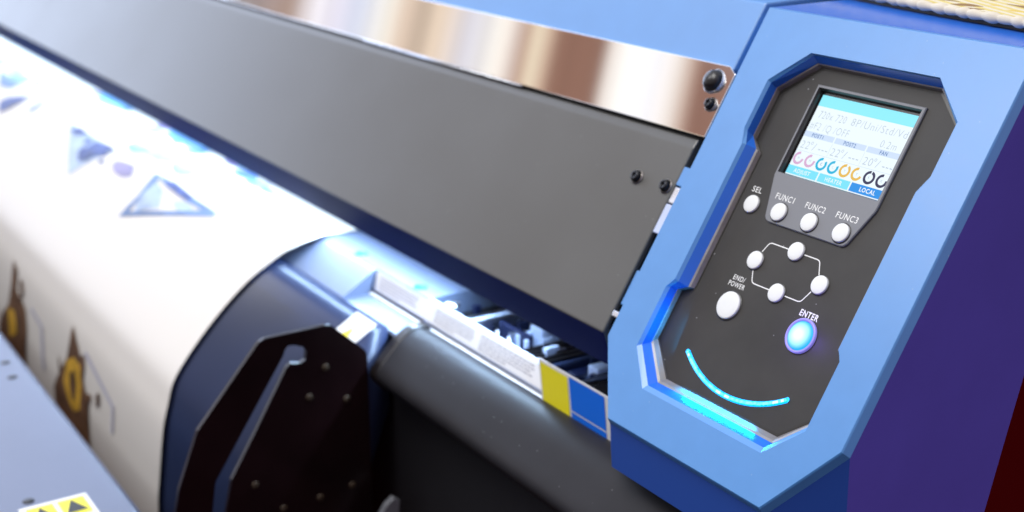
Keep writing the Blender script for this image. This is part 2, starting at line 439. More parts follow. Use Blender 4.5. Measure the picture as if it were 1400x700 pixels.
# yellow and blue sign standing on the bar at the right end
yb = MB()
gb = Vector((0, -.0620, .8612)); gt = Vector((0, -.0655, .8945)); gd_ = (gt - gb).normalized(); gn = Vector((0, -gd_.z, gd_.y)); gh = (gt - gb).length * 1000
def G(x, v, o): return Vector((x / 1000, 0, 0)) + gb + gd_ * (v / 1000) + gn * (o / 1000)
yb.prism([G(-176, 0, 0), G(-100, 0, 0), G(-100, gh, 0), G(-176, gh, 0)], gn * .0006, M['labelwhite'])
def flat(m, x0, x1, a, b): yb.face([G(x0, a, .9), G(x1, a, .9), G(x1, b, .9), G(x0, b, .9)], m)
flat(M['yellow'], -174.0, -143.6, .8, gh - 2.2)
flat(M['labelblue'], -141.4, -104.0, 8.6, gh - 1.2)
flat(M['labelblue'], -141.4, -104.0, .8, 7.4)
yb.build('colour_sign', printer)

# -- apron: flat ledge then the long curve downwards
def apron_prof(off, s0):
    out = []
    n = 46
    for k in range(n + 1):
        s = s0 + (ARC[-1] - s0) * k / n
        p = on_path(s, off); out.append((p.x, p.y))
    return out
XA = -.3495
ap = MB()
curve = [q for q in apron_prof(-.0050, .150) if q[0] < -.0865]
prof = [(-.0868, .8640)] + [q for q in curve if q[1] < .8635] + [(-.17, .58), (-.0865, .80)]
bma = MB()
bma.extrude_x(prof, XL, XA, M['apron'])
for f in bma.bm.faces:
    if abs(f.normal.x) < .5: f.smooth = True
apron = bma.build('apron', printer)
lg = MB()
lg.extrude_x([(-.0455, .8606), (-.0835, .8602), (-.0847, .8580), (-.0455, .8560)], XL, -.09, M['platen'])
lg.extrude_x([(-.0580, .8628), (-.0605, .8626), (-.0605, .8604), (-.0580, .8606)], -.431, -.11, M['ink_white'])
lg.extrude_x([(-.0490, .8808), (-.0520, .8807), (-.0550, .8795), (-.0830, .8622), (-.0845, .8600), (-.0490, .8606)], XL, -.4325, M['platen'])
ledge = lg.build('ledge', printer)
for x0, x1 in ((-.272, -.236), (-.224, -.214), (-.205, -.170), (-.160, -.148)):
    sl = MB(); sl.box((x0, -.0600, .8601), (x1, -.0570, .8611), M['dark']); sl.build('slot', ledge)
ws = MB()
p1, p2 = on_path(.1585, -.0043), on_path(.186, -.0043)
ws.face([(-.384, p1.x, p1.y), (-.3505, p1.x, p1.y), (-.3505, p2.x, p2.y), (-.384, p2.x, p2.y)], M['ink_white'])
p3 = p1.lerp(p2, .45); p4 = p1.lerp(p2, .85); nn = Vector((0, -.0003, .0005))
ws.face([Vector((-.368, p3.x, p3.y)) + nn, Vector((-.362, p4.x, p4.y)) + nn, Vector((-.374, p4.x, p4.y)) + nn], M['yellow'])
ws.build('warning_sticker', apron)

# -- end plate with curved slot, standing on the apron
ck = 1.018
def E(y, z): return (-.522 + (y + .522) * ck, 1.2276 - (1.2276 - z) * ck)
XP = -.345
outer = [E(*q) for q in [(-.2665, .765), (-.2618, .7858), (-.2456, .8261), (-.1985, .8800), (-.1965, .8819), (-.1925, .8836), (-.1455, .8840), (-.1415, .8828),
                         (-.1165, .8595), (-.1140, .8560), (-.1137, .8415), (-.1137, .70), (-.268, .70)]]
slot = [E(*q) for q in [(-.1796, .8676), (-.1778, .8720), (-.1753, .8744), (-.1709, .8740), (-.1643, .8715), (-.1616, .8676), (-.1626, .8610), (-.1672, .8592), (-.1739, .8607), (-.1774, .8582),
                        (-.2032, .8153), (-.2235, .7828), (-.2290, .7590), (-.2300, .735), (-.2400, .735), (-.2391, .7620), (-.2355, .7843), (-.2130, .8178)]]
def plate_with_hole(outer, hole, x, th, m, mb):
    allp = list(outer) + list(hole)
    tris = tessellate_polygon([[Vector((y, z, 0)) for y, z in outer], [Vector((y, z, 0)) for y, z in hole]])
    for xx, flip in ((x, False), (x - th, True)):
        bm = bmesh.new(); v = [bm.verts.new((xx, y, z)) for y, z in allp]
        for t in tris:
            f = bm.faces.new([v[i] for i in t]); f.normal_update()
            if (f.normal.x < 0) != flip: f.normal_flip()
        mb.join(bm, m)
    for pts in (outer, hole):
        for i in range(len(pts)):
            (y0, z0), (y1, z1) = pts[i], pts[(i + 1) % len(pts)]
            mb.face([(x, y0, z0), (x - th, y0, z0), (x - th, y1, z1), (x, y1, z1)], m)
M['plate'] = mat('black_plate_red_sheen', (.0085, .0028, .0032), .30, spec=.4, grain=.1, gscale=1500, mottle=.3, mscale=20, rvar=.06)  # near-black plate; the red floor's reflection is put into its colour
ep = MB(); plate_with_hole(outer, slot, XP, .004, M['plate'], ep)
bmesh.ops.remove_doubles(ep.bm, verts=ep.bm.verts[:], dist=1e-6)
bmesh.ops.recalc_face_normals(ep.bm, faces=ep.bm.faces[:])
endp = ep.build('end_plate', printer)
brass = mat('brass_screw', (.06, .04, .022), .55, metal=.3)
for q in [(-.1475, .852), (-.1612, .8317), (-.1318, .8235), (-.1299, .7525), (-.1564, .7497), (-.1857, .7492), (-.2064, .7741)]:
    y, z = E(*q); s = MB(); s.lathe([(.0029, 0), (.0027, .0008), (.0016, .0012), (0, .0012)], (XP, y, z), (1, 0, 0), brass, 18); s.build('screw', endp)

# -- dark front guard to the right of the plate
gd = MB()
gp = [(-.062, .8640), (-.0694, .8655), (-.0775, .8638), (-.0845, .8598), (-.0905, .8545), (-.0970, .8480), (-.1030, .8418), (-.1058, .8378), (-.1062, .8335), (-.1040, .8290), (-.0986, .8230), (-.09, .8120), (-.062, .8120)]
gpc = catmull(gp[:11], 4)
XG = -.335
bmg = bmesh.new()
prof = [(p.x, p.y) for p in gpc] + [(-.062, .8120)]
A = [bmg.verts.new((XG, y, z)) for y, z in prof]; B = [bmg.verts.new((.02, y, z)) for y, z in prof]
n = len(prof)
for i in range(n):
    f = bmg.faces.new((A[i], B[i], B[(i + 1) % n], A[(i + 1) % n])); f.smooth = i < n - 2
bmesh.ops.recalc_face_normals(bmg, faces=bmg.faces[:])
gd.join(bmg, M['guard'])
guard = gd.build('front_guard', printer)
gc = MB()
gcp = [(y, z) for y, z in prof]
cyc, czc = sum(y for y, z in gcp) / n, sum(z for y, z in gcp) / n
gc.extrude_x([(cyc + (y - cyc) * 1.07, czc + (z - czc) * 1.08) for y, z in gcp], XG - .006, XG + .005, M['gloss_black'], bev=.0012)
gc.build('end_cap', guard)
ug = MB()
BED = False
ug.extrude_x([(-.06, .80), (-.06, .50), (.10, .50), (.10, .80)], XL, .03, M['dark'])
ug.build('lower_body', printer); BED = True
ar = MB()
ar.prism([E(-.128, .722), E(-.118, .742), E(-.108, .748), E(-.104, .742), E(-.112, .715)] and
         [(-.325, y, z) for y, z in (E(-.150, .690), E(-.115, .7420), E(-.108, .7470), E(-.103, .7430), E(-.108, .700))], (.006, 0, 0), M['bezelgrey'], bev=.001)
ar.build('lever', printer)

# -- open maintenance bay at right
bay = MB()
bay.box((-.345, -.0455, .845), (-.104, .115, .862), M['bay'])
bay.box((-.345, .10, .862), (-.104, .115, .93), M['bay'])
bayo = bay.build('maintenance_bay', printer)
def bar(x0, x1, y0, y1, z0, z1, m, name):
    b = MB(); b.box((x0, y0, z0), (x1, y1, z1), m, bev=.0015); return b.build(name, bayo)
bar(-.338, -.322, -.044, .08, .862, .868, M['gloss_black'], 'bay_block')
bar(-.318, -.312, -.044, .08, .862, .8725, M['bright'], 'bay_rail')
bar(-.308, -.300, -.044, .08, .862, .8745, M['baybar'], 'bay_rail')
bar(-.297, -.2955, -.044, .08, .862, .8760, M['bright'], 'bay_rail')
for k in range(5):
    c = MB(); c.lathe([(.0023, 0), (.0023, .006), (.0015, .0064), (.0015, .0095), (0, .0098)], (-.2895 + k * .0078, -.040 + (k % 2) * .009, .862), (0, 0, 1), M['baybar'] if k % 2 == 0 else M['bright'], 18); c.build('spring_post', bayo)
rb = random.Random(3)
for k in range(26):
    x = rb.uniform(-.335, -.112); y = rb.uniform(-.044, .012); wx = rb.uniform(.0012, .006); wy = rb.uniform(.002, .014); h = rb.uniform(.008, .0165)
    c = MB(); c.box((x, y, .862), (x + wx, y + wy, .862 + h), M[rb.choice(['bay', 'bay', 'bright', 'baybar', 'gloss_black', 'apron'])], bev=.0004); c.build('bay_bracket', bayo)
bar(-.2915, -.250, -.024, -.020, .862, .8755, M['bay'], 'bay_block')
bar(-.268, -.252, -.012, .07, .862, .8770, M['baybar'], 'bay_rail')
bar(-.246, -.243, -.046, .07, .862, .8700, M['bright'], 'bay_rail')
w_ = MB(); w_.box((-.240, -.046, .862), (-.206, .06, .8715), M['bay'], bev=.0015)
for k in range(5): w_.box((-.238 + k * .0066, -.040, .8715), (-.2345 + k * .0066, .04, .8735), M['gloss_black'], bev=.0006)
w_.build('wiper_block', bayo)
bar(-.203, -.199, -.046, .08, .862, .8740, M['apron'], 'bay_rail')
bar(-.196, -.184, -.030, .08, .862, .8700, M['bay'], 'bay_block')
bar(-.182, -.170, -.022, .08, .862, .8775, M['baybar'], 'bay_rail')
bar(-.167, -.1655, -.046, .08, .862, .8745, M['bright'], 'bay_rail')
bar(-.162, -.142, -.040, .05, .862, .8735, M['gloss_black'], 'wiper_block')
bar(-.140, -.128, -.026, .08, .862, .8790, M['baybar'], 'bay_rail')
c = MB(); c.tube([(-.125, -.040, .866), (-.122, -.020, .878), (-.118, .0, .884), (-.112, .03, .884)], .0028, M['gloss_black'], 12); c.build('ink_tube', bayo)

BED = False
# ------------------------------------------------------------------ tower with the control panel
CX = -16.8
tw = MB()
fo = [(-114.5, -91), (-82, -135), (48.5, -135), (79.5, -90), (79.5, 133.4), (-114.5, 133.4)]   # face outline (mm)
hf = 10.5
# recess outlines, 16 corners each, anticlockwise from top right
def recess(W, Wn, top, bot, ht, hb, ct_, cb_, n1, n2, n3, n4):
    r = [(CX + ht, top), (CX + W, ct_), (CX + W, n1), (CX + Wn, n2), (CX + Wn, n3), (CX + W, n4), (CX + W, cb_), (CX + hb, bot)]
    l = [(2 * CX - x, y) for x, y in reversed(r)]
    return r + l
R0 = recess(70.2, 66.0, 109.6, -109.4, 47.2, 50.0, 88.2, -88.6, 56.8, 46.8, -42.8, -49.2)
R1 = recess(68.6, 64.4, 109.2, -106.2, 46.4, 48.8, 87.4, -86.4, 55.6, 47.4, -43.4, -48.2)
R2 = recess(67.9, 60.6, 106.7, -102.2, 45.9, 48.2, 86.9, -83.0, 55.0, 47.6, -43.8, -47.6)
R3 = recess(67.3, 58.4, 105.6, -98.2, 44.6, 46.6, 86.0, -79.2, 53.6, 46.4, -43.0, -46.8)
R3s = recess(67.6, 59.4, 106.1, -100.8, 45.2, 47.4, 86.4, -81.4, 54.2, 47.0, -43.4, -47.2)
def ringfaces(mb, Ra, oa, Rb, ob, m):
    n = len(Ra)
    for i in range(n):
        j = (i + 1) % n
        mb.face([P(*Ra[i], oa), P(*Ra[j], oa), P(*Rb[j], ob), P(*Rb[i], ob)], m)
def face_with_hole(mb, outer, hole, o, m):
    allp = list(outer) + list(hole)
    tris = tessellate_polygon([[Vector((x, u, 0)) for x, u in outer], [Vector((x, u, 0)) for x, u in hole]])
    bm = bmesh.new(); v = [bm.verts.new(P(x, u, o)) for x, u in allp]
    for t in tris:
        f = bm.faces.new([v[i] for i in t]); f.normal_update()
        if f.normal.dot(NW) < 0: f.normal_flip()
    mb.join(bm, m)
def inset(poly, d):
    out = []; n = len(poly)
    for i in range(n):
        a, b, c = Vector(poly[i - 1]), Vector(poly[i]), Vector(poly[(i + 1) % n])
        e1, e2 = (b - a).normalized(), (c - b).normalized()
        n1, n2 = Vector((-e1.y, e1.x)), Vector((-e2.y, e2.x))
        k = (n1 + n2).normalized(); out.append(tuple(b + k * (d / max(.3, k.dot(n1)))))
    return out
bev = 2.2
fi = inset(fo, .7)                                 # polygon runs anticlockwise
fr_ = MB()
face_with_hole(fr_, fi, R0, hf, M['blue'])
n = len(fo)
for i in range(n):                                 # small rounded edge then a broad bevel
    j = (i + 1) % n
    fr_.face([P(*fi[i], hf), P(*fi[j], hf), P(*fo[j], hf - .7), P(*fo[i], hf - .7)], M['blue'])
fo2 = inset(fo, -2.0)
ext = 9.0
for i in range(n):
    j = (i + 1) % n
    fr_.face([P(*fo[i], hf - .7), P(*fo[j], hf - .7), P(*fo2[j], hf - 5), P(*fo2[i], hf - 5)], M['blue'])
ringfaces(fr_, R0, hf, R1, hf - 1.9, M['blue'])
ringfaces(fr_, R1, hf - 1.9, R2, 3.2, M['blue_gloss'])
bmesh.ops.recalc_face_normals(fr_.bm, faces=fr_.bm.faces[:])
panel = fr_.build('control_panel', printer)

# tower body below and behind the frame (drops straight down from the frame's rim)
def low(x, u, o, z): p = P(x, u, o); return Vector((p.x, p.y + .002, z))
tb_ = MB()
zb = .8575
rim = [P(x, u, hf - 5) for x, u in fo2]
# chamfered lower corners drop to zb
drop = [low(*fo2[k], hf - 5, zb) for k in range(4)]
tb_.face([rim[1], rim[2], drop[2], drop[1]], M['shadedblue'])
tb_.face([rim[2], rim[3], drop[3], drop[2]], M['shadedblue'])
tb_.face([rim[0], rim[1], drop[1], drop[0]], M['shadedblue'])
back = .30; zt = rim[5].z
tb_.face([drop[0], drop[1], drop[2], drop[3], Vector((drop[3].x, .06, zb)), Vector((drop[0].x, .06, zb))], M['dark'])
# left wall (towards the cover)
xl = rim[0].x
tb_.face([rim[0], rim[5], Vector((xl, back, zt + .002)), Vector((xl, back, 1.0)), Vector((xl, .06, zb)), drop[0]], M['hoodblue'])
# top
zt = rim[5].z
tb_.face([rim[4], rim[5], Vector((rim[5].x, back, zt + .002)), Vector((rim[4].x, back, zt + .002))], M['blue_gloss'])
tower = tb_.build('tower', printer)
sd = MB()
xr = rim[3].x
sp = [(rim[3].y, rim[3].z), (drop[3].y, drop[3].z), (-.058, .70), (.012, .70), (.0585, .862), (.0700, .907), (.0840, .9590), (.0900, .978), (.30, 1.0), (.30, zt + .002), (rim[4].y, rim[4].z)]
sd.prism([(xr - .003, y, z) for y, z in sp], (.003, 0, 0), M['violet'])
sd.build('side_panel', printer)
# hinge pieces in the gap between cover and tower
def gapbox(u0, u1, x0, x1, o0, o1, m, name):
    b = MB(); b.box((x0 / 1000, u0 / 1000, o0 / 1000), (x1 / 1000, u1 / 1000, o1 / 1000), m, bev=.0006, fr=lambda c: W0 + UX * c.x + UW * c.y + NW * c.z)
    b.build(name, printer)
gapbox(60, 137, -137, -116.6, -22, -13, M['blue'], 'corner_fillet')
gapbox(13, 26, -137.2, -122, -10, -5.4, M['blue'], 'hinge_block')
gapbox(1, 12, -137.2, -122, -10, -6, M['bright'], 'hinge_pin')
gapbox(-20, 0, -137.2, -122, -9, -5.4, M['paleblue'], 'hinge_block')
gapbox(-70, -46, -136, -122, -11, -7, M['blue'], 'hinge_block')
gapbox(-79, -75, -137.2, -122, -9, -5.4, M['bright'], 'hinge_pin')

# key plate (black) and silver ledge round it
kp = MB(); face_with_hole(kp, R3, [(-55.4, 38.2), (21.8, 38.2), (21.8, 93.8), (-55.4, 93.8)], 0, M['keyface'])
kp.build('key_plate', panel)
lg2 = MB()
ringfaces(lg2, R2, 3.2, R3s, 2.6, M['silverledge'])
ringfaces(lg2, R3s, 2.6, R3, .0, M['silverledge'])
bmesh.ops.recalc_face_normals(lg2.bm, faces=lg2.bm.faces[:])
lg2.build('inner_ledge', panel)
dg_ = MB()    # thin dark gasket where plate meets ledge
ringfaces(dg_, R3, .05, [(CX + (x - CX) * .985, u * .988) for x, u in R3], .25, M['bezeldark'])
dg_.build('gasket', panel)

# LCD surround with recessed screen
fo_b = [(-56.7, 95.0), (-56.7, 36.6), (-48.6, 11.6), (-46.8, 9.6), (-44.5, 8.9), (11.5, 8.9), (13.6, 9.4), (15.4, 11.2), (23.3, 32.8), (23.5, 36.6), (23.5, 95.0)]
lc = [(-55.0, 93.3), (-55.0, 38.6), (21.4, 38.6), (21.4, 93.3)]
sb = MB()
fbi = inset(fo_b, .5)
face_with_hole(sb, fbi, lc, 1.5, M['bezelgrey'])
for i in range(len(fo_b)):
    j = (i + 1) % len(fo_b)
    sb.face([P(*fbi[i], 1.5), P(*fbi[j], 1.5), P(*fo_b[j], 1.0), P(*fo_b[i], 1.0)], M['bezelgrey'])
    sb.face([P(*fo_b[i], 1.0), P(*fo_b[j], 1.0), P(*fo_b[j], 0), P(*fo_b[i], 0)], M['bezelgrey'])
lci = inset(lc, .7)
for i in range(4):
    j = (i + 1) % 4
    sb.face([P(*lc[i], 1.5), P(*lc[j], 1.5), P(*lci[j], -.1), P(*lci[i], -.1)], M['bezeldark'])
    sb.face([P(*lci[i], -.1), P(*lci[j], -.1), P(*lci[j], -3.4), P(*lci[i], -3.4)], M['bezeldark'])
bmesh.ops.recalc_face_normals(sb.bm, faces=sb.bm.faces[:])
sb.build('screen_surround', panel)

# screen read-out; a across 0..1, b down 0..1
SX0, SX1, SU0, SU1 = -53.0, 19.4, 90.6, 39.0
def sx(a): return SX0 + (SX1 - SX0) * a
def su(b): return SU0 + (SU1 - SU0) * b
sc = MB()
def srect(a0, a1, b0, b1, o, m): sc.face([P(sx(a0), su(b1), o), P(sx(a1), su(b1), o), P(sx(a1), su(b0), o), P(sx(a0), su(b0), o)], m)
so = -2.5
sc.prism([P(-56, 37, so - .95), P(22.4, 37, so - .95), P(22.4, 94.5, so - .95), P(-56, 94.5, so - .95)], NW * .0008, M['gloss_black'])
sc.prism([P(SX0, SU1, so - .8), P(SX1, SU1, so - .8), P(SX1, SU0, so - .8), P(SX0, SU0, so - .8)], NW * .0008, M['lcd'])
o1, o2 = so + .03, so + .06
srect(0, 1, 0, .135, o1, M['lcd_head'])
for a0, a1 in ((.0, .318), (.332, .652), (.666, 1)): srect(a0, a1, .445, .512, o1, M['lcd_bar'])
srect(0, .328, .872, .972, o1, M['lcd_btn']); srect(.342, .664, .872, .972, o1, M['lcd_btn']); srect(.678, 1, .872, .972, o1, M['lcd_local'])
for b in (.325, .41): pass
for a in (.325, .66):
    srect(a - .002, a + .002, .52, .675, o1, M['lcd_bar'])
srect(0, 1, .682, .687, o1, M['lcd_bar'])
def stext(t, a0, a1, b, h, m, bold=0.0): sc.text(t, sx(a0), su(b), sx(a1) - sx(a0), h, o2, m, bold)
T = M['lcd_text']
stext('720x 720', .055, .345, .272, 4.6, T, -.012)
stext('8P/Uni/Std/Vd', .405, .965, .272, 4.6, T, -.012)
stext('#F2 /Q /OFF', .015, .43, .415, 4.6, T, -.012)
stext('0.2m', .765, .92, .425, 4.4, T, -.012)
stext('POST1', .085, .205, .502, 2.3, M['lcd_dark'], .012)
stext('POST2', .425, .55, .502, 2.3, M['lcd_dark'], .012)
stext('FAN', .795, .87, .502, 2.3, M['lcd_dark'], .012)
for a, t in ((.02, '22'), (.345, '22'), (.685, '20')):
    stext(t, a, a + .09, .655, 4.8, T, -.012)
    for k in range(10):
        t0, t1 = 2 * pi * k / 10, 2 * pi * (k + 1) / 10
        cxa, cua = sx(a + .108), su(.572)
        sc.face([P(cxa + .95 * cos(t0), cua + .95 * sin(t0), o2), P(cxa + .95 * cos(t1), cua + .95 * sin(t1), o2),
                 P(cxa + .6 * cos(t1), cua + .6 * sin(t1), o2), P(cxa + .6 * cos(t0), cua + .6 * sin(t0), o2)], T)
    stext('/', a + .128, a + .160, .655, 4.8, T, -.012)
    for k in range(3): srect(a + .19 + k * .037, a + .215 + k * .037, .618, .630, o2, T)
rings = [('M', 'lcd_pink', .78), ('M', 'lcd_pink', .82), ('C', 'lcd_cy', .86), ('C', 'lcd_cy', .84), ('Y', 'lcd_yel', .96), ('Y', 'lcd_yel', .74), ('K', 'lcd_blk', .98), ('K', 'lcd_blk', .80)]
for i, (t, mm, full) in enumerate(rings):
    cxa, cua = sx(.062 + i * .1245), su(.776); N_ = 28; nf = int(N_ * full)
    for k in range(nf):
        t0, t1 = pi * .5 - 2 * pi * (k + N_ - nf) / N_, pi * .5 - 2 * pi * (k + 1 + N_ - nf) / N_
        ro, ri = 4.0, 2.4
        sc.face([P(cxa + ro * cos(t0), cua + ro * sin(t0), o2), P(cxa + ri * cos(t0), cua + ri * sin(t0), o2),
                 P(cxa + ri * cos(t1), cua + ri * sin(t1), o2), P(cxa + ro * cos(t1), cua + ro * sin(t1), o2)], M[mm])
    sc.text(t, cxa, cua - .8, 1.4, 1.7, o2, M['lcd_dark'] if i == 2 else T, 0, center=True)
stext('ADJUST', .075, .25, .945, 2.5, M['lcd_wtext'], .008)
stext('HEATER', .415, .59, .945, 2.5, M['lcd_wtext'], .008)
stext('LOCAL', .775, .93, .945, 2.6, M['lcd_wtext'], .020)
sc.build('lcd_screen', panel)

# keys
def key(x, u, r, base, name='round_key'):
    k = MB()
    k.lathe([(r * 1.13, .0001), (r * 1.13, .00025), (r, .0003)], P(x, u, base), NW, M['bezeldark'], 40)
    k.lathe([(r, .0), (r, .0011), (r * .97, .0014), (r * .90, .00157), (r * .5, .0017), (0, .00175)], P(x, u, base), NW, M['white_key'], 40)
    return k.build(name, panel)
for x, u, b in [(-62.8, 15.8, 0), (-38.9, 16.0, 1.5), (-14.8, 15.9, 1.5), (9.3, 15.9, 1.5), (-15.1, -1.7, 0), (-40.3, -14.4, 0), (10.8, -14.6, 0), (-14.8, -27.4, 0)]:
    key(x - .4, u, .00545, b)
key(-43.9, -44.2, .0083, 0)
ek = MB()
ek.lathe([(.0082, 0), (.0082, .0012), (.0070, .0024), (.0045, .0031), (0, .0033)], P(14.2, -44.0, 0), NW, M['enter'], 44)
ek.build('enter_key', panel, origin=P(14.2, -44.0, 1.6))
er = MB()
er.lathe([(.0101, 0), (.0101, .0011), (.0094, .0016), (.0084, .0012), (.0084, .0)], P(14.2, -44.0, 0), NW, M['enter_ring'], 44)
er.build('key_ring', panel)
# lettering
def letters(t, x, u, w, h, o=.06, bold=.008):
    l = MB(); l.text(t, x, u, w, h, o, M['ink_white'], bold); l.build('lettering', panel)
letters('SEL', -68.4, 23.3, 7.6, 3.5); letters('FUNC1', -47.4, 23.2, 14.6, 3.6, 1.56); letters('FUNC2', -23.6, 23.2, 15.0, 3.6, 1.56)
letters('FUNC3', -.2, 23.4, 15.6, 3.6, 1.56); letters('END/', -50.6, -29.0, 9.4, 3.0, bold=.008); letters('POWER', -52.2, -33.1, 13.2, 3.0, bold=.008)
letters('ENTER', 6.0, -33.7, 13.6, 3.6, bold=.024)
# arrow-key hexagon outline
hx = [(-40.9, -10.2), (-37.6, -3.2), (-36.6, -2.0), (-35.0, -1.5), (.6, -1.5), (2.4, -1.9), (3.3, -3.0), (7.6, -9.8), (11.0, -15), (7.4, -19.1), (3.6, -25.8), (2.6, -27.0), (1.0, -27.5),
      (-33.6, -27.5), (-35.6, -27.1), (-36.8, -26.0), (-41.2, -19.6), (-41.2, -12)]
hx = [(-40.9, -9.4), (-37.6, -3.2), (-36.7, -2.0), (-35.0, -1.5), (.4, -1.5), (2.3, -1.9), (3.4, -3.0), (7.6, -9.6), (7.9, -19.0), (3.8, -25.9), (2.8, -27.0), (1.0, -27.5), (-33.6, -27.5), (-35.6, -27.1), (-36.8, -25.9), (-41.0, -19.6)]
hx = [(-41.0, -12.0), (-37.6, -3.4), (-36.7, -2.1), (-35.0, -1.5), (.4, -1.5), (2.3, -1.9), (3.4, -3.0), (8.0, -12.0), (8.0, -17.4), (3.8, -25.9), (2.8, -27.0), (1.0, -27.5), (-33.6, -27.5), (-35.6, -27.1), (-36.8, -25.9), (-41.0, -17.4)]
hl = MB(); hi_ = inset(list(reversed(hx)), .62); hxr = list(reversed(hx))
for i in range(len(hxr)):
    j = (i + 1) % len(hxr)
    hl.face([P(*hxr[i], .07), P(*hxr[j], .07), P(*hi_[j], .07), P(*hi_[i], .07)], M['ink_white'])
hl.build('arrow_outline', panel)
# lit arc under the keys
ac = MB()
c0 = Vector((-15.9, -21.0)); r0 = 70.4
def apt(t, r): return (c0.x + r * sin(t), c0.y - r * cos(t))
t_a = radians(35.6); K = 48
rails_ = [(-1.55, .02, 'cyanlight'), (-.75, 1.0, 'cyancore'), (.75, 1.0, 'cyancore'), (1.55, .02, 'cyanlight')]
for k in range(K):
    t0, t1 = -t_a + 2 * t_a * k / K, -t_a + 2 * t_a * (k + 1) / K
    for (ra, oa, ma), (rb, ob, mb_) in zip(rails_, rails_[1:]):
        mm = M['cyanlight'] if (ma != mb_) else M['cyancore']
        if ma == mb_ and (k in (20, 21, 24, 25) or k in (43, 44, 46) or k in (1,)): mm = M['cyanhot']
        ac.face([P(*apt(t0, r0 + ra), oa), P(*apt(t1, r0 + ra), oa), P(*apt(t1, r0 + rb), ob), P(*apt(t0, r0 + rb), ob)], mm, True)
for t, sgn in ((-t_a, -1), (t_a, 1)):
    pts = [P(c0.x + (r0) * sin(t) + 1.5 * (cos(q) * sin(t) + sin(q) * sgn * cos(t)), c0.y - r0 * cos(t) - 1.5 * (cos(q) * cos(t) - sin(q) * sgn * sin(t)), .5) for q in [pi * k / 10 for k in range(11)]]
    ac.face(pts, M['cyanlight'])
bmesh.ops.recalc_face_normals(ac.bm, faces=ac.bm.faces[:])
ac.build('light_arc', panel)

# -- take-up rail across the front
rl = MB()
rp = [(-.268, .70), (-.2690, .7365), (-.2715, .7390), (-.420, .7390), (-.426, .733), (-.426, .60), (-.268, .60)]
rl.extrude_x(rp, XL, .02, M['rail'], bev=.0035, seg=4)
rail = rl.build('front_rail', printer)
rs = MB()
def rq(x0, x1, y0, y1, o, m): rs.face([(x0, y0, .739 + o), (x1, y0, .739 + o), (x1, y1, .739 + o), (x0, y1, .739 + o)], m)
rq(-.452, -.352, -.346, -.296, .0004, M['ink_white'])
for y0 in (-.342, -.319):
    rq(-.448, -.420, y0, y0 + .020, .0007, M['yellow'])
    rs.face([(-.446, y0 + .010, .7400), (-.425, y0 + .002, .7400), (-.425, y0 + .018, .7400)], M['blackink'])
    for k in range(5): rq(-.416, -.360, y0 + .001 + k * .004, y0 + .003 + k * .004, .0007, M['blackink'])
rs.build('warning_sticker', rail)
for x, y in ((-.754, -.285), (-.714, -.288), (-.462, -.336), (-.90, -.285)):
    h = MB(); h.lathe([(.0045, .0001), (.0042, .0006), (0, .0006)], (x, y, .739), (0, 0, 1), M['dark'], 18); h.build('screw', rail)

# legs under the machine
for x in (-2.1, -.10):
    l = MB(); l.box((x - .05, .10, .05), (x + .05, .20, .50), M['guard'], bev=.006); l.box((x - .06, -.20, .02), (x + .06, .50, .06), M['guard'], bev=.006)
    for y in (-.17, .46): l.lathe([(.02, 0), (.03, .004), (.03, .02)], (x, y, 0), (0, 0, 1), M['dark'], 20)
    l.build('leg', printer)
for x in (XL + .01,):
    l = MB(); l.extrude_x([(-.22, .58), (-.10, .865), (.0, .89), (.1, 1.05), (.50, 1.05), (.50, .55)], x - .04, x - .002, M['hoodblue'], bev=.003); l.build('left_end_panel', printer)

